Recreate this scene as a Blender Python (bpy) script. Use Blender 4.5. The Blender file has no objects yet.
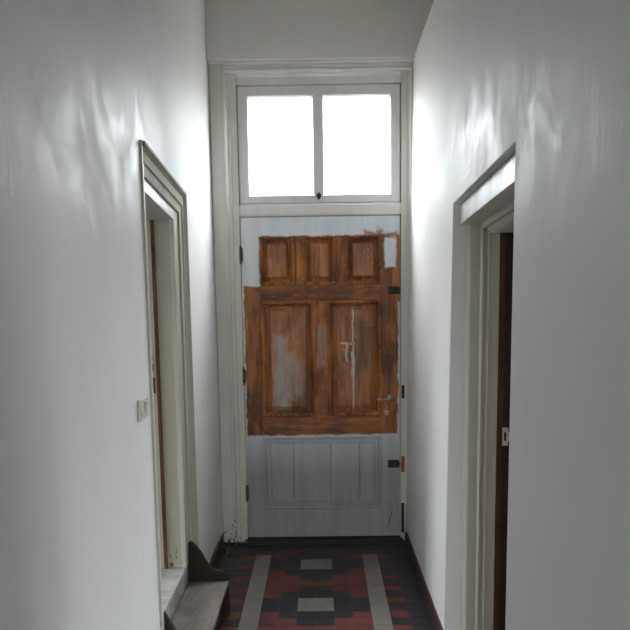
import bpy, bmesh, math, random
from mathutils import Vector, Matrix, noise as mnoise
random.seed(7)
S = bpy.context.scene
COL = S.collection
T = .1                                  # side of the small square floor tile, metres

# ------------------------------------------------------------------ helpers
def tag(o, label=None, cat=None, kind=None, group=None):
    if label: o['label'] = label
    if cat: o['category'] = cat
    if kind: o['kind'] = kind
    if group: o['group'] = group
    return o

def empty(name, loc=(0, 0, 0)):
    o = bpy.data.objects.new(name, None); COL.objects.link(o)
    o.location = loc; o.empty_display_size = .1
    return o

def obj(name, bm, mats, parent=None, bevel=0, seg=2, smooth=False, origin=None):
    """link a bmesh as one object; coordinates are given in the parent's frame"""
    bmesh.ops.recalc_face_normals(bm, faces=bm.faces)
    if origin is not None:
        bmesh.ops.translate(bm, verts=bm.verts, vec=-Vector(origin))
    me = bpy.data.meshes.new(name); bm.to_mesh(me); bm.free()
    for m in (mats if isinstance(mats, (list, tuple)) else [mats]): me.materials.append(m)
    o = bpy.data.objects.new(name, me); COL.objects.link(o)
    if origin is not None: o.location = origin
    if parent: o.parent = parent
    if smooth:
        for p in me.polygons: p.use_smooth = True
    if bevel:
        b = o.modifiers.new('bevel', 'BEVEL'); b.width = bevel; b.segments = seg
        b.limit_method = 'ANGLE'; b.angle_limit = math.radians(35)
    return o

def box(bm, a, b, mi=0):
    (x0, y0, z0), (x1, y1, z1) = a, b
    v = [bm.verts.new(p) for p in [(x0,y0,z0),(x1,y0,z0),(x1,y1,z0),(x0,y1,z0),(x0,y0,z1),(x1,y0,z1),(x1,y1,z1),(x0,y1,z1)]]
    for q in [(0,3,2,1),(4,5,6,7),(0,1,5,4),(1,2,6,5),(2,3,7,6),(3,0,4,7)]:
        f = bm.faces.new([v[i] for i in q]); f.material_index = mi
    return v

def prism(bm, pts, axis, a, b, mi=0):
    """polygon pts (2D) extruded along axis from a to b; 2D pair is the remaining axes in xyz order"""
    def P(p, t):
        l = list(p); l.insert(axis, t); return l
    A = [bm.verts.new(P(p, a)) for p in pts]; B = [bm.verts.new(P(p, b)) for p in pts]
    n = len(pts)
    fs = [bm.faces.new(A), bm.faces.new(B[::-1])]
    for i in range(n): fs.append(bm.faces.new([A[i], B[i], B[(i+1) % n], A[(i+1) % n]]))
    for f in fs: f.material_index = mi

def cyl(bm, p0, p1, r, n=14, r2=None):
    p0, p1 = Vector(p0), Vector(p1); d = p1 - p0
    q = d.to_track_quat('Z', 'Y').to_matrix().to_4x4()
    bmesh.ops.create_cone(bm, cap_ends=True, segments=n, radius1=r, radius2=r if r2 is None else r2,
                          depth=d.length, matrix=Matrix.Translation((p0+p1)/2) @ q)

def sph(bm, c, r, sc=(1,1,1)):
    bmesh.ops.create_uvsphere(bm, u_segments=14, v_segments=9, radius=r,
                              matrix=Matrix.Translation(c) @ Matrix.Diagonal((*sc, 1)))

# ------------------------------------------------------------------ node helpers
class N:
    def __init__(s, name):
        s.m = bpy.data.materials.new(name); s.m.use_nodes = True
        s.t = s.m.node_tree; s.t.nodes.clear()
        s.out = s.t.nodes.new('ShaderNodeOutputMaterial')
        s.tc = s.t.nodes.new('ShaderNodeTexCoord')
        s.co = s.tc.outputs['Object']
    def link(s, a, sock):
        if isinstance(a, (int, float)): sock.default_value = a
        elif isinstance(a, tuple):
            sock.default_value = a if len(sock.default_value) == len(a) else (*a, 1)
        else: s.t.links.new(a, sock)
    def math(s, op, a, b=0., c=None, clamp=False):
        n = s.t.nodes.new('ShaderNodeMath'); n.operation = op; n.use_clamp = clamp
        s.link(a, n.inputs[0]); s.link(b, n.inputs[1])
        if c is not None: s.link(c, n.inputs[2])
        return n.outputs[0]
    def sep(s, v=None):
        n = s.t.nodes.new('ShaderNodeSeparateXYZ'); s.link(v or s.co, n.inputs[0]); return n.outputs
    def map(s, scale=(1,1,1), loc=(0,0,0), rot=(0,0,0), v=None):
        n = s.t.nodes.new('ShaderNodeMapping'); s.link(v or s.co, n.inputs[0])
        n.inputs['Scale'].default_value = scale; n.inputs['Location'].default_value = loc
        n.inputs['Rotation'].default_value = rot
        return n.outputs[0]
    def noise(s, scale=5, detail=4, rough=.55, dist=0, v=None, color=False):
        n = s.t.nodes.new('ShaderNodeTexNoise'); s.link(v or s.co, n.inputs['Vector'])
        n.inputs['Scale'].default_value = scale; n.inputs['Detail'].default_value = detail
        n.inputs['Roughness'].default_value = rough; n.inputs['Distortion'].default_value = dist
        return n.outputs['Color' if color else 'Fac']
    def wave(s, scale, dist, v=None, rings=False, detail=2):
        n = s.t.nodes.new('ShaderNodeTexWave'); s.link(v or s.co, n.inputs['Vector'])
        if rings: n.wave_type = 'RINGS'; n.rings_direction = 'X'
        n.inputs['Scale'].default_value = scale; n.inputs['Distortion'].default_value = dist
        n.inputs['Detail'].default_value = detail
        return n.outputs['Fac']
    def ramp(s, f, stops):
        n = s.t.nodes.new('ShaderNodeValToRGB'); s.link(f, n.inputs[0])
        e = n.color_ramp.elements
        while len(e) < len(stops): e.new(.5)
        for i, (p, c) in enumerate(stops):
            e[i].position = p; e[i].color = (c, c, c, 1) if isinstance(c, (int, float)) else (*c, 1)
        return n.outputs[0]
    def mix(s, f, a, b):
        n = s.t.nodes.new('ShaderNodeMix'); n.data_type = 'RGBA'
        s.link(f, n.inputs['Factor']); s.link(a, n.inputs[6]); s.link(b, n.inputs[7])
        return n.outputs[2]
    def bump(s, h, strength=.3, dist=.01, prev=None):
        n = s.t.nodes.new('ShaderNodeBump'); s.link(h, n.inputs['Height'])
        n.inputs['Strength'].default_value = strength; n.inputs['Distance'].default_value = dist
        if prev is not None: s.link(prev, n.inputs['Normal'])
        return n.outputs[0]
    def bsdf(s, color, rough=.5, metal=0., normal=None, spec=.5, coat=0):
        n = s.t.nodes.new('ShaderNodeBsdfPrincipled')
        s.link(color, n.inputs['Base Color']); s.link(rough, n.inputs['Roughness'])
        n.inputs['Metallic'].default_value = metal
        n.inputs['Specular IOR Level'].default_value = spec
        n.inputs['Coat Weight'].default_value = coat
        if normal is not None: s.link(normal, n.inputs['Normal'])
        s.t.links.new(n.outputs[0], s.out.inputs[0])
        return s.m
    # ragged-edged box mask in (x, z) of the object's coordinates
    def mask(s, x, z, x0, x1, z0, z1, soft=.01):
        m = s.math
        d = m('MINIMUM', m('MINIMUM', m('SUBTRACT', x, x0), m('SUBTRACT', x1, x)),
              m('MINIMUM', m('SUBTRACT', z, z0), m('SUBTRACT', z1, z)))
        return m('MULTIPLY_ADD', d, 1/soft, .5, clamp=True)
    def warp(s, amp, scale, seed=0.):
        x, y, z = s.sep()
        nc = s.t.nodes.new('ShaderNodeSeparateColor')
        s.link(s.noise(scale, 4, .6, v=s.map(loc=(seed, seed, 0)), color=True), nc.inputs[0])
        m = s.math
        return (m('ADD', x, m('MULTIPLY', m('SUBTRACT', nc.outputs[0], .5), amp)),
                m('ADD', z, m('MULTIPLY', m('SUBTRACT', nc.outputs[1], .5), amp)))

# ------------------------------------------------------------------ materials
def mat_plaster(name, col, rough=.4, bstr=.35, spec=.5):
    n = N(name); m = n.math
    a = n.noise(2.2, 5, .55, .8, v=n.map((1, 1.3, .9)))
    b = n.noise(30, 3, .6, .2)
    streak = n.noise(4, 6, .62, 1.6, v=n.map((1, 2.2, .8), rot=(.5, 0, 0)))
    patch = n.ramp(n.noise(1.15, 3, .6, v=n.map(loc=(3, 7, 1))), [(0, 0), (.48, 0), (.64, 1)])
    # trowel and brush arcs left in the finish, in a few places
    lines = n.ramp(n.wave(1.1, 7.0, v=n.map((1, 1, 1), loc=(.3, -3.1, -1.2)), rings=True), [(0, 0), (.90, 0), (.97, 1), (1, 0)])
    x, y, z = n.sep()
    dy = m('DIVIDE', m('SUBTRACT', y, 2.75), 1.15); dz = m('DIVIDE', m('SUBTRACT', z, 2.3), .55)
    zone = m('SUBTRACT', 1.25, m('ADD', m('MULTIPLY', dy, dy), m('MULTIPLY', dz, dz)), clamp=True)
    hand = m('MULTIPLY', zone, n.ramp(n.noise(3.4, 3, .6, .6, v=n.map(loc=(5, 1, 2))), [(.36, 0), (.62, 1)]))
    whorl = n.noise(9, 6, .66, 3.2)
    p2 = n.ramp(n.noise(2.3, 3, .6, v=n.map(loc=(1, 2, 6))), [(.5, 0), (.62, 1)])
    h = m('ADD', a, m('MULTIPLY', m('MULTIPLY', streak, patch), 1.1))
    h = m('ADD', h, m('MULTIPLY', m('MULTIPLY', lines, p2), .10))
    h = m('ADD', h, m('MULTIPLY', m('MULTIPLY', whorl, hand), .20))
    nr = n.bump(h, bstr, .022)
    nr = n.bump(b, .08, .003, nr)
    c = n.mix(n.ramp(n.noise(1.7, 5, .6), [(.3, 0), (.7, 1)]), col, tuple(k*.95 for k in col))
    r = m('MULTIPLY_ADD', m('MAXIMUM', m('MULTIPLY', patch, .6), hand), -.19, rough)
    return n.bsdf(c, r, normal=nr, spec=spec)

PL = mat_plaster('white_plaster', (.77, .77, .76), .66, .18, .22)
PLB = mat_plaster('end_wall_plaster', (.78, .75, .71), .7, .12, .2)
CEIL = mat_plaster('ceiling_plaster', (.62, .61, .57), .8, .1, .2)
ROOM = mat_plaster('room_plaster', (.70, .69, .65), .8, .1, .2)

def mat_paint(name, col, chips=.0, low=0., rough=.42, under=(.10, .045, .022), grime=.25):
    """old oil paint with grime, and chips down to brown wood (more of them near the floor)"""
    n = N(name); m = n.math
    x, y, z = n.sep()
    g = n.ramp(n.noise(7, 5, .65, .3, v=n.map((1, 1, .35))), [(.35, 0), (.75, 1)])
    c = n.mix(m('MULTIPLY', g, grime), col, (col[0]*.45, col[1]*.41, col[2]*.33))
    fine = n.noise(38, 4, .7, .4, v=n.map((1, 1, .5)))
    bias = m('MULTIPLY', n.math('MULTIPLY_ADD', z, -1/.45, 1.0, clamp=True), low)
    if name.startswith('worn'):
        bias = m('MULTIPLY', n.math('MULTIPLY_ADD', z, -1/.35, 1.85, clamp=True), .17)
    ch = m('MULTIPLY_ADD', m('ADD', m('ADD', fine, bias), chips), 14, -10.9, clamp=True)
    c = n.mix(ch, c, under)
    nr = n.bump(m('SUBTRACT', n.noise(18, 3, .6, v=n.map((1, 1, .3))), ch), .25, .002)
    return n.bsdf(c, n.math('MULTIPLY_ADD', g, .2, rough), normal=nr, spec=.5)

CREAM = mat_paint('cream_door_frame_paint', (.64, .63, .565), .03, .24, grime=.18)
CREAM2 = mat_paint('cream_frame_paint_clean', (.53, .515, .43), .0, .0, .36, grime=.15)
SASHP = mat_paint('greyish_white_sash_paint', (.72, .70, .69), .03, 0, .5)
CASH = mat_paint('dull_olive_cream_paint', (.40, .385, .31), .0, .0, .72, grime=.3)
WHITEP = mat_paint('white_gloss_paint', (.62, .62, .57), .0, .0, .34, grime=.25)
CREAMD = mat_paint('worn_cream_paint', (.50, .485, .40), .055, .0, grime=.2)

def wood_colour(n, vert=True):
    sc = (14, 14, 1.3) if vert else (1.3, 14, 14)
    g1 = n.noise(1.6, 6, .62, 1.0, v=n.map(sc))
    g2 = n.noise(3.2, 4, .6, .5, v=n.map(sc, loc=(4, 1, 7)))
    c = n.ramp(g1, [(.25, (.06, .018, .006)), (.40, (.21, .064, .015)), (.54, (.40, .130, .028)), (.75, (.62, .25, .062))])
    dark = n.ramp(n.noise(4.5, 4, .6, .6, v=n.map((1, 1, .5) if vert else (.5, 1, 1), loc=(2, 5, 3))), [(.44, 0), (.60, 1)])
    c = n.mix(n.math('MULTIPLY', dark, .72), c, (.045, .020, .013))
    c = n.mix(n.math('MULTIPLY', n.ramp(g2, [(.5, 0), (.8, 1)]), .45), c, (.30, .135, .07))
    return c, g1

def mat_door(name, vert=True, field=0.):
    n = N(name); m = n.math
    c, g1 = wood_colour(n, vert)
    if field:      # whitish residue of old paint rubbed into the grain
        rs = n.ramp(n.noise(2.2, 5, .65, .6, v=n.map((16, 1, 1.1), loc=(8, 0, 5))), [(.38, .15), (.66, 1)])
        c = n.mix(m('MULTIPLY', rs, field), c, (.47, .26, .165))
    x, z = n.warp(.035, 16)
    xs, zs = n.warp(.12, 9, 3.)
    MX = lambda *a: a[0] if len(a) == 1 else m('MAXIMUM', a[0], MX(*a[1:]))
    primer = MX(n.mask(x, z, -.7, .7, 2.093, 2.4, .01),
                n.mask(x, z, -.7, -.408, 1.765, 2.4, .012),
                n.mask(x, z, -.7, .7, -.3, .752, .012),
                n.mask(x, z, .425, .505, 1.88, 2.10, .015),
                n.mask(x, z, -.56, -.517, .75, 1.77, .012),
                n.mask(x, z, .520, .56, .75, 1.65, .01))
    bare = MX(n.mask(xs, zs, .30, .50, 2.075, 2.125, .02), n.mask(xs, zs, .38, .42, 1.7, 2.15, .02))
    bare = m('MULTIPLY', bare, .85)
    primer = m('MULTIPLY', primer, m('SUBTRACT', 1., bare))
    smear = MX(n.mask(xs, zs, -.325, -.235, .93, 1.44, .05), n.mask(xs, zs, -.27, -.19, .99, 1.33, .05),
               m('MULTIPLY', n.mask(xs, zs, -.19, -.135, 1.02, 1.25, .03), .7),
               m('MULTIPLY', n.mask(xs, zs, -.03, .03, 1.22, 1.52, .03), .45))
    tex = n.ramp(n.noise(20, 4, .6, .2, v=n.map((1, 1, .25))), [(.3, .45), (.55, 1)])
    smear = m('MULTIPLY', m('MULTIPLY', smear, tex), .85)
    # drips of white paint
    xd, zd = n.warp(.03, 15, 5.)
    drip = MX(n.mask(xd, zd, .209, .219, .93, 1.62, .004), n.mask(xd, zd, .202, .224, 1.15, 1.32, .006),
              n.mask(xd, zd, .125, .172, 1.372, 1.388, .005), n.mask(xd, zd, .163, .178, 1.255, 1.385, .005),
              n.mask(xd, zd, .188, .200, 1.365, 1.385, .005))
    drip = m('MULTIPLY', drip, .9)
    pv = n.noise(9, 4, .6, .3, v=n.map((1, 1, .25)))
    pc = n.mix(n.ramp(pv, [(.35, 0), (.7, 1)]), (.60, .65, .70), (.74, .75, .755))
    # thinner, browner primer low on the door, with the weaker light painted in too
    low = n.math('MULTIPLY_ADD', z, -3.0, 2.45, clamp=True)
    wash = m('MULTIPLY', m('MULTIPLY', low, n.ramp(n.noise(6, 4, .6, v=n.map((3, 1, .3))), [(.4, .1), (.7, 1)])), .45)
    pc = n.mix(m('MULTIPLY', low, .75), pc, (.29, .275, .265))
    pc = n.mix(wash, pc, (.26, .225, .205))
    c = n.mix(smear, c, (.42, .39, .38))
    c = n.mix(drip, c, (.55, .53, .48))
    c = n.mix(primer, c, pc)
    # specks of old paint left in the corners
    sp = n.ramp(n.noise(55, 2, .5), [(.665, 0), (.71, 1)])
    c = n.mix(m('MULTIPLY', sp, .5), c, (.5, .48, .44))
    # scratches low on the right
    xr, zr = n.warp(.01, 30, 2.)
    sl = m('SUBTRACT', xr, m('MULTIPLY_ADD', zr, .25, .425))
    sc = m('MULTIPLY', n.mask(sl, zr, -.003, .003, .09, .21, .003), .9)
    c = n.mix(sc, c, (.06, .04, .03))
    r = m('MULTIPLY_ADD', primer, .14, .48)
    nr = n.bump(m('ADD', m('MULTIPLY', g1, .5), m('MULTIPLY', primer, .5)), .35, .0025)
    return n.bsdf(c, r, normal=nr, spec=.35)

DV = mat_door('stripped_door_wood_upright_grain', True)
DF = mat_door('stripped_panel_field_with_paint_residue', True, .42)
DH = mat_door('stripped_door_wood_level_grain', False)

def mat_simple(name, col, rough=.5, metal=0, var=.3, scale=12, bstr=.1, spec=.5):
    n = N(name)
    g = n.noise(scale, 5, .6, .3)
    c = n.mix(n.ramp(g, [(.3, 0), (.7, 1)]), col, tuple(k*(1-var) for k in col))
    return n.bsdf(c, rough, metal, n.bump(g, bstr, .002), spec)

IRON = mat_simple('dark_iron', (.035, .028, .024), .5, .6, .5, 30)
HINGE = mat_simple('rusty_hinge_iron', (.16, .11, .085), .45, .7, .7, 60)
STEEL = mat_simple('worn_steel', (.55, .52, .47), .35, .9, .3, 30)
RUST = mat_simple('orange_rust', (.42, .16, .05), .8, .1, .5, 60)
RED = mat_simple('red_tile', (.155, .036, .029), .45, 0, .55, 7, .15, .35)
BLK = mat_simple('black_tile', (.022, .023, .030), .40, 0, .6, 7, .15, .35)
CRM = mat_simple('grey_cream_tile', (.21, .20, .175), .42, 0, .3, 12, .12)
GRT = mat_simple('tile_grout', (.16, .14, .125), .9, 0, .4, 40)
SKIRT = mat_simple('dark_red_skirting', (.055, .024, .021), .5, 0, .5, 14)
THR = mat_simple('dark_threshold', (.030, .024, .020), .7, 0, .6, 20, .3)
STEPD = mat_simple('dark_brown_step_wood', (.028, .019, .014), .55, 0, .4, 16, .1, .3)
PLAST = mat_simple('ivory_plastic', (.62, .60, .55), .35, 0, .08, 10, .0)
PLAST2 = mat_simple('grey_plastic', (.30, .29, .27), .4, 0, .1, 10, .0)
HOLE = mat_simple('black_hole', (.008, .007, .006), .9, 0, .1, 10, 0)

def mat_tread():
    n = N('dusty_grey_tread')
    g = n.noise(5, 6, .65, .4, v=n.map((3, 1, 3)))
    c = n.ramp(g, [(.25, (.115, .098, .082)), (.5, (.19, .17, .148)), (.75, (.27, .25, .225))])
    return n.bsdf(c, .75, normal=n.bump(g, .2, .003), spec=.2)
TREAD = mat_tread()

def mat_marble():
    n = N('grey_white_marble')
    w = n.noise(4, 6, .6, .7)
    v = n.ramp(w, [(.38, (.46, .45, .44)), (.48, (.30, .30, .30)), (.56, (.42, .415, .41)), (.8, (.52, .505, .48))])
    fl = n.ramp(n.noise(16, 4, .6, .5), [(.5, 0), (.7, 1)])
    c = n.mix(n.math('MULTIPLY', fl, .5), v, (.56, .53, .47))
    return n.bsdf(c, .5, normal=n.bump(n.noise(22, 4, .6), .3, .004), spec=.4)
MARB = mat_marble()

def mat_barewood(name, a, b):
    n = N(name)
    g = n.noise(2, 6, .65, .8, v=n.map((22, 22, 1.6)))
    c = n.ramp(g, [(.3, a), (.7, b)])
    d = n.ramp(n.noise(14, 4, .7, .5), [(.52, 0), (.66, 1)])
    c = n.mix(n.math('MULTIPLY', d, .5), c, tuple(k*.35 for k in a))
    return n.bsdf(c, .6, normal=n.bump(g, .35, .003), spec=.3)
MAHOG = mat_barewood('red_brown_bare_wood', (.050, .014, .009), (.125, .034, .016))
DARKW = mat_barewood('dark_brown_bare_wood', (.018, .011, .010), (.050, .026, .021))
RAWB = mat_barewood('split_brown_wood', (.10, .035, .018), (.24, .10, .05))

def mat_glass():
    n = N('window_glass')
    t = n.t.nodes.new('ShaderNodeBsdfTransparent'); t.inputs[0].default_value = (.96, .97, .97, 1)
    g = n.t.nodes.new('ShaderNodeBsdfGlossy'); g.inputs['Roughness'].default_value = .04
    lw = n.t.nodes.new('ShaderNodeLayerWeight')
    fo = n.math('MULTIPLY_ADD', n.math('POWER', lw.outputs['Facing'], 5), .95, .04)
    mx = n.t.nodes.new('ShaderNodeMixShader')
    n.t.links.new(fo, mx.inputs[0]); n.t.links.new(t.outputs[0], mx.inputs[1])
    n.t.links.new(g.outputs[0], mx.inputs[2]); n.t.links.new(mx.outputs[0], n.out.inputs[0])
    return n.m
GLASS = mat_glass()

# ------------------------------------------------------------------ room shell
YB, YF, ZC = -3.0, 5.56, 4.1            # rear end, door-end wall face, ceiling
def XL(z): return -.707
def XR(z): return .570 + .0125*z + (max(0, z-3.19)*.36)

LO = dict(y0=3.44, y1=4.30, zt=2.17, sl=-.075, ym=3.9)       # left doorway hole in the wall
RO = dict(y0=2.563, y1=3.79, zt=2.112, sl=-.043, ym=3.2)
def zl(y, o=0): return 2.306 - .078*(y-3.365) - o                       # left casing's top, o below it
def zr(y, o=0): return 2.138 - .042*(y-2.585) - o                       # right recess top

def wall(name, fx, xb, ybr, zbr, hole, ztop, mat, label, tilt=0):
    """thick wall between corridor face x=fx(z) and back face xb, with one doorway"""
    bm = bmesh.new(); hy0, hy1 = hole; F = {}; B = {}
    kt = zbr.index('T')
    def zz(j, y): return ztop(y) if j == kt else zbr[j]
    for i, y in enumerate(ybr):
        for j in range(len(zbr)):
            z = zz(j, y); yy = y + (tilt*(z-1.3) if y == hy0 and z < 2.6 else 0)
            F[i, j] = bm.verts.new((fx(z), yy, z)); B[i, j] = bm.verts.new((xb, y, z))
    ih0, ih1 = ybr.index(hy0), ybr.index(hy1)
    solid = lambda i, j: 0 <= i < len(ybr)-1 and 0 <= j < len(zbr)-1 and not (ih0 <= i < ih1 and j < kt)
    for i in range(len(ybr)-1):
        for j in range(len(zbr)-1):
            if not solid(i, j): continue
            bm.faces.new([F[i,j], F[i+1,j], F[i+1,j+1], F[i,j+1]])
            bm.faces.new([B[i,j], B[i,j+1], B[i+1,j+1], B[i+1,j]])
            for (di, dj, a, b) in [(-1,0,(i,j),(i,j+1)), (1,0,(i+1,j),(i+1,j+1)), (0,-1,(i,j),(i+1,j)), (0,1,(i,j+1),(i+1,j+1))]:
                if not solid(i+di, j+dj): bm.faces.new([F[a], F[b], B[b], B[a]])
    return tag(obj(name, bm, mat, bevel=.004), label, 'wall', 'structure')

wall('wall_left', XL, -1.05, [YB, 0., LO['y0'], LO['y1'], 5.68], [0, .6, 'T', 3.19, ZC], (LO['y0'], LO['y1']),
     lambda y: zl(y, .06), PL, 'long left white plaster corridor wall with the moulded doorway and light switch')
wall('wall_right', XR, 1.05, [YB, 0., RO['y0'], RO['y1'], 5.68], [0, .6, 'T', 3.19, ZC], (RO['y0'], RO['y1']),
     lambda y: zr(y), PL, 'long right white plaster corridor wall with the recessed doorway', tilt=.052)

bm = bmesh.new(); box(bm, (-.707, YF-.035, 3.187), (1.05, 5.68, ZC))
tag(obj('wall_back', bm, PLB, bevel=.006), 'plain grey plaster wall above the frame of the end door', 'wall', 'structure')
bm = bmesh.new(); box(bm, (-1.05, YB-.2, ZC), (1.05, 5.68, ZC+.15))
tag(obj('ceiling', bm, CEIL), 'high plaster ceiling over the corridor', 'ceiling', 'structure')

# rear end of the corridor, behind the viewpoint: wall with an unseen glazed opening added for light
RW = (-.25, .56, .25, 2.75)
bm = bmesh.new()
for a, b in [((-1.05, 0), (RW[0], ZC)), ((RW[1], 0), (1.05, ZC)), ((RW[0], 0), (RW[1], RW[2])), ((RW[0], RW[3]), (RW[1], ZC))]:
    box(bm, (a[0], YB-.2, a[1]), (b[0], YB, b[1]))
tag(obj('wall_front', bm, ROOM), 'wall closing the near end of the corridor behind the viewpoint', 'wall', 'structure')
w2 = tag(empty('added_window_2', (0, YB-.1, RW[2])), 'unseen tall window added behind the viewpoint to light the near walls', 'window', 'structure')
bm = bmesh.new(); h = RW[3]-RW[2]
for a, b in [((RW[0], 0), (RW[0]+.06, h)), ((RW[1]-.06, 0), (RW[1], h)), ((RW[0]+.06, 0), (RW[1]-.06, .07)), ((RW[0]+.06, h-.06), (RW[1]-.06, h)), ((RW[0]+.06, h*.6), (RW[1]-.06, h*.6+.05))]:
    box(bm, (a[0], -.03, a[1]), (b[0], .03, b[1]))
obj('window_frame', bm, WHITEP, w2, .004)
bm = bmesh.new(); box(bm, (RW[0]+.06, -.003, .07), (RW[1]-.06, .003, h-.06)); obj('pane', bm, GLASS, w2)

# side rooms seen only through the doorways
def side_room(sx, x0, x1, y0, y1, zf, label):
    zc = 3.3; bm = bmesh.new()
    a, b = sorted((x0, x1))
    box(bm, (a, y0-.1, zf), (b, y0, zc)); box(bm, (a, y1, zf), (b, y1+.1, zc))     # end walls
    # outer wall; its unseen window hole is sized for light through the doorway
    o0, o1 = (x1-.1, x1) if x1 < x0 else (x1, x1+.1)
    wy0, wy1, wz0, wz1 = (y0+.9, y1-.85, zf+.95, zf+2.3) if sx == 'left' else (y0+1.8, y1-.1, zf+.5, zf+2.5)
    for c, d in [((y0-.1, zf), (wy0, zc)), ((wy1, zf), (y1+.1, zc)), ((wy0, zf), (wy1, wz0)), ((wy0, wz1), (wy1, zc))]:
        box(bm, (o0, c[0], c[1]), (o1, d[0], d[1]))
    box(bm, (min(a, o0), y0-.1, zc), (max(b, o1), y1+.1, zc+.1))
    return bm, (o0+.05, wy0, wy1, wz0, wz1), (min(a, o0), max(b, o1))
def fit_room(sx, x0, x1, y0, y1, zf, wname, fname, winname, label, flabel):
    bm, (wx, wy0, wy1, wz0, wz1), (xa, xb) = side_room(sx, x0, x1, y0, y1, zf, label)
    tag(obj(wname, bm, ROOM), label, 'wall', 'structure')
    bm = bmesh.new(); box(bm, (xa, y0-.1, zf-.06), (xb, y1+.1, zf))
    tag(obj(fname, bm, DARKW), flabel, 'floor', 'structure')
    w = tag(empty(winname, (wx, (wy0+wy1)/2, wz0)), 'unseen window, sized for its light, in the side room beyond the ' + sx + ' doorway', 'window', 'structure')
    hy, hz = (wy1-wy0)/2, wz1-wz0
    bm = bmesh.new()
    for c, d in [((-hy, 0), (-hy+.06, hz)), ((hy-.06, 0), (hy, hz)), ((-.03, .06), (.03, hz-.06)), ((-hy+.06, 0), (hy-.06, .06)), ((-hy+.06, hz-.06), (hy-.06, hz))]:
        box(bm, (-.03, c[0], c[1]), (.03, d[0], d[1]))
    obj('window_frame', bm, WHITEP, w)
    for s in (-1, 1):
        bm = bmesh.new(); ya, yb = sorted((s*.03, s*(hy-.06))); box(bm, (-.003, ya, .06), (.003, yb, hz-.06)); obj('pane', bm, GLASS, w)
    return wx, wy0, wy1, wz0, wz1
LW = fit_room('left', -1.05, -3.6, 2.2, 5.2, .26, 'wall_left_room', 'floor_left_room', 'window_3', 'pale walls of the side room beyond the left doorway', 'dark board floor of the left side room')
RWn = fit_room('right', 1.05, 3.6, 1.6, 4.6, 0., 'wall_right_room', 'floor_right_room', 'added_window_4', 'pale walls of the side room beyond the right doorway', 'dark board floor of the right side room')  # window here is added, set to light the left wall near the viewpoint

# ------------------------------------------------------------------ tiled floor
XC, Y0 = -.049, 5.183
def tile_floor():
    bm = bmesh.new()
    XE = {k: XC + k*T for k in (-5, -4, -3, -2, -1, 0, 1, 2, 3, 4, 5)}
    g = .0012
    def tl(x0, x1, n0, n1, mi):
        ya, yb = Y0 - n1*T, Y0 - n0*T
        if yb > 5.50: yb = 5.50
        if yb - ya < .01: return
        dz = random.uniform(-.0006, .0006)
        box(bm, (x0+g, ya+g, -.02), (x1-g, yb-g, dz), mi)
    NMAX = 81; END = -4
    # mats: 0 grout 1 black 2 red 3 cream
    box(bm, (-.80, YB, -.06), (1.05, 5.60, -.0022), 0)
    def run(x0, x1, seq, n0, per):
        # seq: list of (a, b, mat) within one period of 'per' rows
        n = n0
        k = math.floor(n0/per)
        while k*per < NMAX:
            for a, b, mi in seq:
                A, B = k*per+a, k*per+b
                if B > n0: tl(x0, x1, max(A, n0), B, mi)
            k += 1
    P7 = [(0, 2, 3), (2, 4, 1), (4, 5, 2), (5, 7, 1)]
    # centre pair of columns (the cream tile spans both)
    k = -1
    for k in range(-1, NMAX//7+1):
        b = k*7
        if b >= 0: tl(XE[-1], XE[1], b, b+2, 3)
        for (x0, x1) in ((XE[-1], XE[0]), (XE[0], XE[1])):
            if b >= 0:
                tl(x0, x1, b+2, b+3, 1); tl(x0, x1, b+3, b+4, 1)
                tl(x0, x1, b+4, b+5, 2); tl(x0, x1, b+5, b+6, 1); tl(x0, x1, b+6, b+7, 1)
    for (x0, x1) in ((XE[-1], XE[0]), (XE[0], XE[1])):
        tl(x0, x1, -2, -1, 1); tl(x0, x1, -1, 0, 1); tl(x0, x1, -3, -2, 1); tl(x0, x1, -4, -3, 1)
    for n in range(-4, NMAX):
        r = n % 7
        inner = 2 if r in (3, 4, 5) else 1
        outer = 1 if r in (0, 1) else 2
        if n == -2: inner, outer = 2, 1
        if n < -2: inner = outer = 1
        for s in (-1, 1):
            i0, i1 = (XE[1], XE[2]) if s > 0 else (XE[-2], XE[-1])
            tl(i0, i1, n, n+1, inner)
            i0, i1 = (XE[2], XE[3]) if s > 0 else (XE[-3], XE[-2])
            tl(i0, i1, n, n+1, outer)
            i0, i1 = (XE[3], XE[4]) if s > 0 else (XE[-4], XE[-3])
            if n < -1: tl(i0, i1, n, n+1, 2 if n == -2 else 1)
            elif (n+1) % 2 == 0: tl(i0, i1, n, n+2, 3)
            i0, i1 = (XE[4], XE[5]) if s > 0 else (XE[-5], XE[-4])
            tl(i0, i1, n, n+1, 1 if (n % 2 == 0 or n < -2) else 2)
            # dark border tiles out to the skirting
            if s > 0: tl(XE[5], .557, n, n+1, 1)
            else:
                tl(XE[-5]-.10, XE[-5], n, n+1, 1); tl(-.70, XE[-5]-.10, n, n+1, 1)
    return tag(obj('floor', bm, [GRT, BLK, RED, CRM], bevel=0), 'black, red and grey cream patterned tile floor of the corridor', 'floor', 'structure')
tile_floor()

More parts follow.
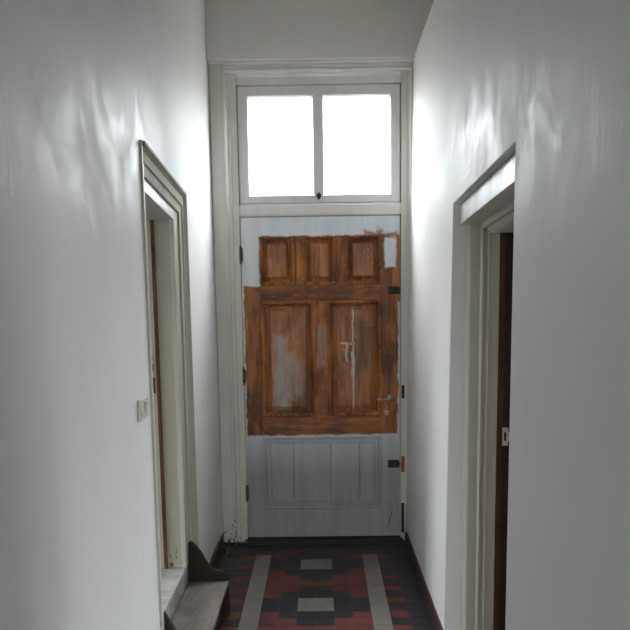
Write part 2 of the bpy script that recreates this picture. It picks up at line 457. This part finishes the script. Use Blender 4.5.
# ------------------------------------------------------------------ skirtings
bm = bmesh.new(); prism(bm, [(.557, -.0), (.557, .075), (.562, .088), (.570, .09), (.580, .09), (.58, 0)], 1, RO['y1']+.0, 5.50)
tag(obj('baseboard_right', bm, SKIRT, bevel=.002), 'dark red skirting at the foot of the right wall beyond the doorway', 'baseboard', 'structure')
bm = bmesh.new(); prism(bm, [(.557, -.0), (.557, .075), (.562, .088), (.570, .09), (.580, .09), (.58, 0)], 1, YB, RO['y0']-.0)
tag(obj('baseboard_right', bm, SKIRT, bevel=.002), 'dark red skirting at the foot of the right wall near the viewpoint', 'baseboard', 'structure')
bm = bmesh.new(); prism(bm, [(-.72, 0), (-.72, .085), (-.705, .085), (-.697, .078), (-.693, .07), (-.693, 0)], 1, 4.40, 5.52)
tag(obj('baseboard_left', bm, SKIRT, bevel=.002), 'dark red skirting at the foot of the left wall beyond the step', 'baseboard', 'structure')
bm = bmesh.new(); prism(bm, [(-.72, 0), (-.72, .085), (-.705, .085), (-.697, .078), (-.693, .07), (-.693, 0)], 1, YB, 3.25)
tag(obj('baseboard_left', bm, SKIRT, bevel=.002), 'dark red skirting at the foot of the left wall near the viewpoint', 'baseboard', 'structure')

# ------------------------------------------------------------------ frame of the end door
YD = 5.60
fr = tag(empty('trim_1', (0, YD, 0)), 'cream painted frame around the end door and its transom window', 'door frame', 'structure')
def post(name, pts, z0, z1, mat=CREAM, bev=.002):
    bm = bmesh.new(); prism(bm, pts, 2, z0, z1); return obj(name, bm, mat, fr, bev)
ZT = 3.187
# profile (x, y) seen from above; y negative is towards the viewer
post('jamb', [(-.700, .08), (-.700, -.050), (-.694, -.058), (-.625, -.058), (-.618, -.064), (-.606, -.064),
              (-.600, -.048), (-.594, -.036), (-.576, -.032), (-.572, -.016), (-.532, -.014), (-.532, .08)], 0, ZT)
post('jamb', [(.612, .08), (.612, -.045), (.606, -.056), (.596, -.056), (.592, -.040), (.586, -.028), (.578, -.018), (.536, -.016), (.536, .08)][::-1], 0, ZT)
def rail(name, pts, x0, x1, mat=CREAM):
    bm = bmesh.new(); prism(bm, pts, 0, x0, x1); return obj(name, bm, mat, fr, .002)
rail('head', [(.08, 3.052), (-.014, 3.052), (-.016, 3.098), (-.030, 3.104), (-.034, 3.120), (.08, 3.120)], -.531, .535, SASHP)
rail('head_moulding', [(-.0, 3.121), (-.052, 3.121), (-.056, 3.136), (-.046, 3.143), (-.050, 3.162), (-.044, 3.166), (-.058, 3.170), (-.066, 3.178), (-.062, 3.187), (-.0, 3.187)], -.699, .611, SASHP)
rail('transom_rail', [(.07, 2.222), (-.008, 2.222), (-.014, 2.228), (-.018, 2.240), (-.018, 2.288), (-.012, 2.300), (.0, 2.302), (.07, 2.302)], -.531, .535, SASHP)

bm = bmesh.new()  # unseen strips behind door and sash, added to block light leaks
for a, b in [((-.560, .046, 0), (-.500, .07, 3.10)), ((.500, .046, 0), (.570, .07, 3.10)), ((-.50, .046, 2.19), (.50, .07, 2.345)), ((-.50, .046, 3.00), (.50, .07, 3.12)), ((-.50, .046, .0), (.50, .07, .06))]:
    box(bm, a, b)
obj('light_leak_stop', bm, CREAM, fr)
# iron keeps on the right jamb, rusty one by the lower bolt
bm = bmesh.new(); box(bm, (.540, -.030, .49), (.562, -.017, .60)); box(bm, (.538, -.036, .52), (.550, -.017, .565))
tag(obj('bolt_keep', bm, RUST, fr, .003), 'rusty orange keep')
bm = bmesh.new(); box(bm, (.542, -.024, 1.00), (.560, -.0165, 1.09)); obj('bolt_keep', bm, IRON, fr, .002)
bm = bmesh.new(); box(bm, (.540, -.030, .06), (.560, -.017, .27)); tag(obj('broken_moulding', bm, THR, fr, .003), 'dark gap where the frame is broken away')

# ------------------------------------------------------------------ transom window
wn = tag(empty('window_1', (0, YD, 2.305)), 'white two-pane transom window above the end door', 'window', 'structure')
bm = bmesh.new(); H = 3.047-2.305
xs0, xs1 = -.527, .531; g0, g1, g2, g3 = -.463, -.036, .028, .471; zb, zt = .050, .680
def sash_piece(a, b): box(bm, (a[0], 0.0, a[1]), (b[0], .045, b[1]))
sash_piece((xs0, 0), (g0, H)); sash_piece((g3, 0), (xs1, H)); sash_piece((g0, 0), (g3, zb)); sash_piece((g0, zt), (g3, H)); sash_piece((g1, zb), (g2, zt))
obj('window_frame', bm, SASHP, wn, .003)
for (a, b) in ((g0, g1), (g2, g3)):
    # glazing bead; its rounded inner corners shape in the glare around the panes
    bm = bmesh.new(); r = .020; n = 6
    def ring(ins, y):
        vs = []
        for cx, cz, a0 in ((b-r, zb+r, -90), (b-r, zt-r, 0), (a+r, zt-r, 90), (a+r, zb+r, 180)):
            for k in range(n+1):
                t = math.radians(a0 + 90*k/n); rr = r-ins
                vs.append(bm.verts.new((cx+rr*math.cos(t), y, cz+rr*math.sin(t))))
        return vs
    A, B_, C_ = ring(-.004, .006), ring(.006, .020), ring(.006, .030)
    m_ = len(A)
    for p, q in ((A, B_), (B_, C_)):
        for k in range(m_): bm.faces.new([p[k], p[(k+1) % m_], q[(k+1) % m_], q[k]])
    # corner fillets in the plane of the sash
    obj('glazing_bead', bm, SASHP, wn)
    bm = bmesh.new(); box(bm, (a-.003, .024, zb-.003), (b+.003, .028, zt+.003)); obj('pane', bm, GLASS, wn)
bm = bmesh.new(); box(bm, (-.018, -.006, .030), (.010, .0, .058)); box(bm, (-.009, -.016, .018), (.001, -.004, .066)); sph(bm, (-.004, -.014, .045), .008)
tag(obj('sash_catch', bm, IRON, wn, .001), 'small dark catch at the foot of the middle bar')

# ------------------------------------------------------------------ end door
dr = tag(empty('door_1', (0, YD, 0)), 'tall panelled end door, half stripped to brown wood and half grey primer', 'door', 'structure')
DX0, DX1, DZ0, DZ1, TH = -.527, .530, .031, 2.216, .042
def dpart(name, a, b, mat, bev=.0015):
    bm = bmesh.new(); box(bm, (a[0], 0, a[1]), (b[0], TH, b[1])); return obj(name, bm, mat, dr, bev)
SL, SR = -.403, .403
dpart('stile', (DX0, DZ0), (SL, DZ1), DV); dpart('stile', (SR, DZ0), (DX1, DZ1), DV)
dpart('rail', (SL, 2.090), (SR, DZ1), DH); dpart('rail', (SL, 1.660), (SR, 1.775), DH)
dpart('rail', (SL, .742), (SR, .888), DH); dpart('rail', (SL, DZ0), (SR, .236), DH)
dpart('mullion', (-.176, 1.775), (-.108, 2.090), DV); dpart('mullion', (.097, 1.775), (.165, 2.090), DV)
dpart('mullion', (-.043, .888), (.047, 1.660), DV)
def panel(x0, x1, z0, z1, rings, grooves=()):
    bm = bmesh.new(); prev = None
    for ins, y in rings:
        vs = [bm.verts.new(p) for p in ((x0+ins, y, z0+ins), (x1-ins, y, z0+ins), (x1-ins, y, z1-ins), (x0+ins, y, z1-ins))]
        if prev:
            for k in range(4):
                f = bm.faces.new([prev[k], prev[(k+1) % 4], vs[(k+1) % 4], vs[k]])
                if ins > .05: f.material_index = 1
        prev = vs
    i = rings[-1][0]; y = rings[-1][1]
    if not grooves: bm.faces.new(prev).material_index = 1
    else:                                      # field made of boards with V joints
        bot, top = [prev[0]], [prev[3]]
        for gx in grooves:
            for dx, dy in ((-.004, 0), (0, .006), (.004, 0)):
                bot.append(bm.verts.new((gx+dx, y+dy, z0+i))); top.append(bm.verts.new((gx+dx, y+dy, z1-i)))
        bot.append(prev[1]); top.append(prev[2])
        for k in range(len(bot)-1): bm.faces.new([bot[k], bot[k+1], top[k+1], top[k]])
    return obj('panel', bm, [DV, DF], dr)
R1 = [(-.006, .030), (-.006, -.003), (.001, -.009), (.008, -.009), (.013, -.002), (.018, .004), (.020, .020), (.024, .023), (.029, .023), (.049, .012), (.051, .003), (.055, .002)]
for x0, x1 in ((-.403, -.176), (-.108, .097), (.165, .403)): panel(x0, x1, 1.775, 2.090, R1)
R2 = [(-.006, .030), (-.006, -.003), (.001, -.010), (.010, -.010), (.016, -.002), (.022, .004), (.024, .022), (.028, .026), (.034, .026), (.060, .014), (.062, .003), (.066, .002)]
panel(-.403, -.043, .888, 1.660, R2); panel(.047, .403, .888, 1.660, R2)
R3 = [(-.004, .030), (-.004, -.003), (.003, -.010), (.010, -.009), (.016, .002), (.018, .020), (.036, .022), (.048, .018), (.050, .006)]
panel(-.403, .403, .236, .742, R3, (-.20, .055, .255))

def hinge(z):
    bm = bmesh.new(); x = -.530
    for k in range(3): cyl(bm, (x, -.012, z-.045+k*.031), (x, -.012, z-.045+k*.031+.027), .0085, 12)
    cyl(bm, (x, -.012, z-.052), (x, -.012, z+.052), .005, 10)
    sph(bm, (x, -.012, z+.054), .008); sph(bm, (x, -.012, z-.054), .008)
    box(bm, (x, -.006, z-.045), (x+.014, .001, z+.045))
    return obj('hinge', bm, HINGE, dr)
for z in (1.974, 1.165, .348): hinge(z)
# lever handle with rose
hd = None
bm = bmesh.new(); cyl(bm, (.467, .001, 1.0), (.467, -.008, 1.0), .024, 20); cyl(bm, (.467, -.008, 1.0), (.467, -.045, 1.0), .009)
cyl(bm, (.470, -.045, 1.0), (.420, -.047, .995), .008, 12, .0075); cyl(bm, (.420, -.047, .995), (.378, -.040, .998), .0075, 12, .006)
sph(bm, (.467, -.045, 1.0), .011); sph(bm, (.378, -.040, .998), .008)
hd = tag(obj('door_handle', bm, STEEL, dr, 0, smooth=True), 'worn steel lever handle')
bm = bmesh.new(); cyl(bm, (.440, .0005, .905), (.440, -.004, .905), .013, 16); box(bm, (.432, -.004, .885), (.448, .0005, .905))
kp = obj('keyhole_plate', bm, STEEL, dr)
bm = bmesh.new(); cyl(bm, (.440, -.004, .905), (.440, -.0052, .905), .004, 10); box(bm, (.4382, -.0052, .890), (.4418, -.004, .904)); obj('keyhole', bm, HOLE, kp)
def bolt(x0, x1, z0, z1, label):
    bm = bmesh.new(); box(bm, (x0, -.010, z0), (x1, .0005, z1))
    o = tag(obj('bolt_box', bm, IRON, dr, .002), label)
    bm = bmesh.new(); zc = (z0+z1)/2
    cyl(bm, ((x0+x1)/2-.005, -.010, zc), ((x0+x1)/2-.005, -.020, zc), .007); cyl(bm, (x0+.012, -.010, zc-.012), (x0+.012, -.0125, zc-.012), .003, 8)
    cyl(bm, (x0+.012, -.010, zc+.012), (x0+.012, -.0125, zc+.012), .003, 8); box(bm, (x1-.03, -.014, zc-.008), (x1+.004, -.008, zc+.008))
    obj('bolt_knob', bm, IRON, o)
bolt(.452, .527, 1.703, 1.752, 'upper black iron bolt box'); bolt(.450, .527, .517, .570, 'lower dark iron bolt box')

# dark threshold under the door
bm = bmesh.new(); box(bm, (-.700, 5.502, -.01), (.612, 5.538, .014)); box(bm, (-.531, 5.538, -.01), (.535, 5.72, .022))
tag(obj('door_threshold', bm, THR, bevel=.004), 'dark worn threshold under the half stripped end door', 'threshold')

# crumbling plaster rubble at the foot of the left jamb
def rubble():
    bm = bmesh.new(); rnd = random.Random(4)
    for k in range(60):
        x = -.69 + rnd.random()**1.6*.10; y = 5.50 - rnd.random()*.22; s = rnd.uniform(.004, .013)
        z = s*.4 + (rnd.random()*.05 if x < -.675 else 0)
        bmesh.ops.create_icosphere(bm, subdivisions=1, radius=s, matrix=Matrix.Translation((x, y, z)) @ Matrix.Rotation(rnd.random()*3, 4, 'Y') @ Matrix.Diagonal((1, rnd.uniform(.6, 1.2), .6, 1)))
    return tag(obj('plaster_rubble', bm, mat_simple('crumbled_plaster', (.22, .19, .15), .9, 0, .6, 30)),
               'crumbled plaster bits on the floor at the left foot of the end door frame', 'rubble', 'stuff')
rubble()

# ------------------------------------------------------------------ left doorway
lf = tag(empty('trim_2', (-.707, 3.9, 0)), 'cream moulded frame of the left doorway, chipped near its foot', 'door frame', 'structure')
OX, OY = .707, -3.9                        # world -> local
# casing profile: distance from outer edge -> projection from the wall
CP = [(0, -.004), (0, .016), (.003, .021), (.015, .021), (.020, .014), (.030, .004), (.062, .003), (.066, .008), (.074, .008), (.080, .000), (.120, -.002), (.120, -.012), (0, -.012)]
CP = CP[1:]
ZS = .292                                   # foot of the casing, on the marble
def casing_leg(y_out, sgn, mat):
    bm = bmesh.new(); A, B_ = [], []
    for d, p in CP:
        y = y_out + sgn*d
        A.append(bm.verts.new((p, y+OY, ZS))); B_.append(bm.verts.new((p, y+OY, zl(y_out if False else y, d))))
    n = len(CP)
    bm.faces.new(A); bm.faces.new(B_[::-1])
    for i in range(n): bm.faces.new([A[i], B_[i], B_[(i+1) % n], A[(i+1) % n]])
    return obj('casing', bm, mat, lf)
YN, YFc = 3.365, 4.385
casing_leg(YFc, -1, CREAMD)
bm = bmesh.new()
vs = box(bm, (-.012, YN+OY, ZS), (.010, YN+.015+OY, 1)); 
for v in vs:
    if v.co.z > .99: v.co.z = zl(v.co.y-OY)
vs = box(bm, (-.012, YN+.015+OY, ZS), (-.003, YN+.070+OY, 1))
for v in vs:
    if v.co.z > .99: v.co.z = zl(v.co.y-OY, .10)
obj('casing', bm, CREAM2, lf, .002)
bm = bmesh.new(); A, B_ = [], []
for d, p in CP:
    A.append(bm.verts.new((p, YN+.0155+OY, zl(YN+.0155, d)))); B_.append(bm.verts.new((p, YFc-d+OY, zl(YFc-d, d))))
n = len(CP); bm.faces.new(A); bm.faces.new(B_[::-1])
for i in range(n): bm.faces.new([A[i], B_[i], B_[(i+1) % n], A[(i+1) % n]])
obj('casing_head', bm, CASH, lf)
# frame set back in the opening: white glossy face, then the deep lining
YI0, YI1 = 3.485, 4.16                      # clear opening
def ljamb(name, x0, x1, y0, y1, mat, z0=ZS, o=.20):
    """x0..x1 measured from the wall face inwards (negative)"""
    bm = bmesh.new(); vs = box(bm, (x0, y0+OY, z0), (x1, y1+OY, 1))
    for v in vs:
        if v.co.z > .99: v.co.z = zl(v.co.y-OY, o)
    return obj(name, bm, mat, lf, .002)
ljamb('frame_post', -.112, -.0125, YI1, 4.30, CREAMD, o=.07)
ljamb('frame_post', -.112, -.0125, 3.44, YI0, CREAM2, o=.07)
ljamb('frame_bead', -.036, -.0128, YI1-.008, YI1+.03, WHITEP, o=.15)
# head of the frame
bm = bmesh.new(); vs = box(bm, (-.345, YI0+OY, 0), (-.0125, YI1+OY, 1))
for v in vs: v.co.z = zl(v.co.y-OY, .07 if v.co.z > .5 else .172)
obj('frame_head', bm, WHITEP, lf, .002)
# rabbet of split bare wood, then the painted strip that carries the strike plate
ljamb('rabbet', -.130, -.112, YI1-.006, 4.30, RAWB, o=.07)
ljamb('inner_post', -.345, -.130, YI1+.004, 4.30, WHITEP, o=.07)
ljamb('inner_post', -.345, -.112, 3.44, YI0-.004, WHITEP, o=.07)
bm = bmesh.new(); y = YI1+.004+OY
box(bm, (-.158, y-.003, 1.30), (-.138, y, 1.42)); sp = tag(obj('strike_plate', bm, PLAST, lf, .001), 'pale strike plate')
bm = bmesh.new(); box(bm, (-.153, y-.004, 1.325), (-.144, y-.0025, 1.362)); box(bm, (-.152, y-.004, 1.388), (-.146, y-.0025, 1.396)); obj('strike_hole', bm, HOLE, sp)
bm = bmesh.new(); box(bm, (-.152, y-.0035, 1.215), (-.138, y, 1.295)); tag(obj('bare_patch', bm, RAWB, lf, .002), 'patch of bare brown wood below the strike plate')
# marble sill
bm = bmesh.new(); box(bm, (-1.04, 3.445, .04), (-.724, 4.295, .290))
tag(obj('marble_sill', bm, MARB, bevel=.006), 'grey marble sill at the foot of the left doorway, above the wooden step', 'door sill')

# ------------------------------------------------------------------ wooden step
st = tag(empty('wooden_step', (-.60, 3.77, 0)), 'low wooden step with scrolled dark sides and dusty tread before the left doorway', 'step')
sx, sy = .60, -3.77
PTS = [(-.721, 0), (-.721, .402), (-.718, .411), (-.708, .413), (-.696, .407), (-.682, .394), (-.668, .376), (-.658, .364), (-.648, .350), (-.634, .322), (-.618, .294), (-.602, .272), (-.588, .260), (-.574, .256),
       (-.560, .256), (-.546, .252), (-.532, .243), (-.521, .229), (-.514, .210), (-.511, .190), (-.510, .150), (-.510, .0)]
PTN = [(-.695, 0), (-.695, .348), (-.690, .342), (-.672, .308), (-.655, .275), (-.640, .248), (-.622, .228), (-.600, .218), (-.560, .216), (-.532, .212), (-.514, .200), (-.503, .178), (-.500, .150), (-.500, 0)]
for y, pp in ((3.396, PTN), (4.222, PTS)):
    bm = bmesh.new(); prism(bm, [(a+sx, b) for a, b in pp], 1, y+sy, y+.022+sy); obj('side_panel', bm, STEPD, st, .002)
bm = bmesh.new(); box(bm, (-.718+sx, 3.4485+sy, .178), (-.510+sx, 4.2215+sy, .198)); obj('tread', bm, TREAD, st, .002)
bm = bmesh.new(); box(bm, (-.560+sx, 3.4185+sy, .0), (-.542+sx, 4.2215+sy, .1775)); obj('riser', bm, STEPD, st)
bm = bmesh.new(); box(bm, (-.692+sx, 3.4185+sy, .0), (-.676+sx, 4.2215+sy, .1775)); obj('back_board', bm, STEPD, st)

# ------------------------------------------------------------------ light switch
ls = tag(empty('light_switch', (-.707, 3.19, 1.262)), 'ivory surface-mounted light switch on the left wall beside the doorway', 'light switch')
bm = bmesh.new(); box(bm, (0, -.072, -.041), (.013, .072, .041)); obj('switch_plate', bm, PLAST, ls, .004, 3)
bm = bmesh.new(); prism(bm, [(.012, -.024), (.012, .024), (.0205, .024), (.0145, 0), (.0165, -.024)], 1, .012, .052); obj('rocker', bm, PLAST, ls, .001)
bm = bmesh.new(); prism(bm, [(.012, -.024), (.012, .024), (.0150, .024), (.0145, 0), (.019, -.024)], 1, -.052, -.012); obj('rocker', bm, PLAST, ls, .001)
bm = bmesh.new(); box(bm, (.0128, -.009, -.027), (.0138, .009, .027)); obj('centre_slot', bm, PLAST2, ls)

# ------------------------------------------------------------------ right doorway
rf = tag(empty('trim_3', (.62, 3.19, 0)), 'cream moulded frame with thick white head beam, set in the right wall recess', 'door frame', 'structure')
qx, qy = -.62, -3.19
def rz(bm, vs, top, bot=None):
    for v in vs:
        y = v.co.y-qy
        v.co.z = zr(y, top) if v.co.z > .5 else (zr(y, bot) if bot is not None else v.co.z)
bm = bmesh.new(); vs = box(bm, (.626+qx, RO['y0']+.05+qy, 0), (.712+qx, RO['y1']-.002+qy, 1)); rz(bm, vs, .004, .093)
obj('head_beam', bm, WHITEP, rf, .004, 3)
# jamb profile in (x, y-offset towards the viewer); far jamb
JP = [(.655, -.01), (.655, .006), (.661, .010), (.664, .020), (.672, .024), (.714, .024), (.718, .030), (.724, .034), (.731, .031), (.735, .026),
      (.742, .026), (.746, .034), (.753, .037), (.758, .035), (.798, .037), (.800, .034), (.800, -.01)]
def rjamb(yb, sgn):
    bm = bmesh.new(); prism(bm, [(x+qx, yb-sgn*d+qy) for x, d in JP], 2, 0, 2.02)
    for v in bm.verts:
        if v.co.z > 1: v.co.z = zr(v.co.y-qy, .088)
    return obj('jamb', bm, CREAM2, rf)
rjamb(RO['y1']-.012, 1); rjamb(RO['y0']+.045, -1)
# moulded head below the beam
bm = bmesh.new(); n0 = RO['y0']+.05; n1 = RO['y1']-.05
HP = [(.712, .02), (.712, .108), (.722, .115), (.732, .112), (.740, .114), (.748, .128), (.760, .137), (.775, .139), (.800, .134), (.930, .134), (.930, .02)]
A = [bm.verts.new((x+qx, n0+qy, zr(n0, o))) for x, o in HP]; B_ = [bm.verts.new((x+qx, n1+qy, zr(n1, o))) for x, o in HP]
n = len(HP); bm.faces.new(A); bm.faces.new(B_[::-1])
for i in range(n): bm.faces.new([A[i], B_[i], B_[(i+1) % n], A[(i+1) % n]])
obj('head_moulding', bm, CREAM2, rf)
# stripped inner posts: red-brown strip then dark strip with strike plate
for yb, sg in ((RO['y1'], 1), (RO['y0']+.02, -1)):
    for nm, x0, x1, d, m_ in (('stop', .801, .824, .052, MAHOG), ('inner_post', .824, 1.04, .048, DARKW)):
        bm = bmesh.new(); ya, yb2 = sorted((yb-sg*.002, yb-sg*d)); vs = box(bm, (x0+qx, ya+qy, 0), (x1+qx, yb2+qy, 1)); rz(bm, vs, .10)
        tag(obj(nm, bm, m_, rf, .002), 'bare red-brown strip' if nm == 'stop' else 'bare dark brown wood')
bm = bmesh.new(); yy = RO['y1']-.048+qy
box(bm, (.824+qx, yy-.003, .998), (.851+qx, yy, 1.082)); box(bm, (.851+qx, yy-.004, 1.018), (.880+qx, yy, 1.062))
sp = tag(obj('strike_plate', bm, PLAST, rf, .001), 'white strike plate')
bm = bmesh.new(); box(bm, (.832+qx, yy-.0045, 1.020), (.842+qx, yy-.0025, 1.060)); obj('strike_hole', bm, MAHOG, sp)
for z in (1.15, .93, .66):
    bm = bmesh.new(); cyl(bm, (.846+qx, yy, z), (.846+qx, yy-.002, z), .008, 12); obj('lock_hole', bm, HOLE, rf)

# ------------------------------------------------------------------ daylight
w = bpy.data.worlds.new('daylight'); S.world = w; w.use_nodes = True
nt = w.node_tree; bg = nt.nodes['Background']; bg.inputs[1].default_value = 42.5
wt = nt.nodes.new('ShaderNodeTexCoord'); wx_ = nt.nodes.new('ShaderNodeSeparateXYZ'); wr = nt.nodes.new('ShaderNodeValToRGB')
nt.links.new(wt.outputs['Generated'], wx_.inputs[0])
wm = nt.nodes.new('ShaderNodeMath'); wm.operation = 'MULTIPLY_ADD'; wm.inputs[1].default_value = .5; wm.inputs[2].default_value = .5
nt.links.new(wx_.outputs[2], wm.inputs[0]); nt.links.new(wm.outputs[0], wr.inputs[0]); nt.links.new(wr.outputs[0], bg.inputs[0])
el = wr.color_ramp.elements           # overcast sky above dull ground
el[0].position = .46; el[0].color = (.09, .085, .075, 1); el[1].position = .53; el[1].color = (.30, .315, .33, 1)
e3 = el.new(.88); e3.color = (.98, 1.0, 1.03, 1)
def portal(name, loc, rot, sx_, sy_):
    l = bpy.data.lights.new(name, 'AREA'); l.shape = 'RECTANGLE'; l.size = sx_; l.size_y = sy_
    l.cycles.is_portal = True
    o = bpy.data.objects.new(name, l); COL.objects.link(o); o.location = loc; o.rotation_euler = rot; return o
H9 = math.pi/2
portal('transom_daylight', (0, YD+.10, 2.67), (-H9, 0, 0), 1.0, .68)
portal('added_rear_window_daylight', ((RW[0]+RW[1])/2, YB-.24, (RW[2]+RW[3])/2), (H9, 0, 0), RW[1]-RW[0], RW[3]-RW[2])
portal('left_room_daylight', (LW[0]-.1, (LW[1]+LW[2])/2, (LW[3]+LW[4])/2), (0, -H9, 0), LW[4]-LW[3], LW[2]-LW[1])
portal('added_right_room_daylight', (RWn[0]+.1, (RWn[1]+RWn[2])/2, (RWn[3]+RWn[4])/2), (0, H9, 0), RWn[4]-RWn[3], RWn[2]-RWn[1])

# ------------------------------------------------------------------ camera
pi_, ya, ro, hcam = .1453, .009, -.0139, 1.675
cp, sp_ = math.cos(pi_), math.sin(pi_)
fw = Vector((-math.sin(ya)*cp, math.cos(ya)*cp, -sp_)); rt = Vector((math.cos(ya), math.sin(ya), 0)); up = rt.cross(fw)
c, s_ = math.cos(ro), math.sin(ro); r_ = c*rt + s_*up; u_ = -s_*rt + c*up
cam = bpy.data.cameras.new('camera'); co = bpy.data.objects.new('camera', cam); COL.objects.link(co)
M = Matrix((r_, u_, -fw)).transposed().to_4x4(); M.translation = (0, 0, hcam); co.matrix_world = M
cam.sensor_fit = 'HORIZONTAL'; cam.sensor_width = 36; cam.lens = 825/630*36; cam.shift_y = 105/630; cam.clip_start = .02
S.camera = co
vs_ = S.view_settings; vs_.view_transform = 'Standard'; vs_.look = 'None'; vs_.gamma = 1; vs_.use_curve_mapping = False
vs_.exposure = 0.0
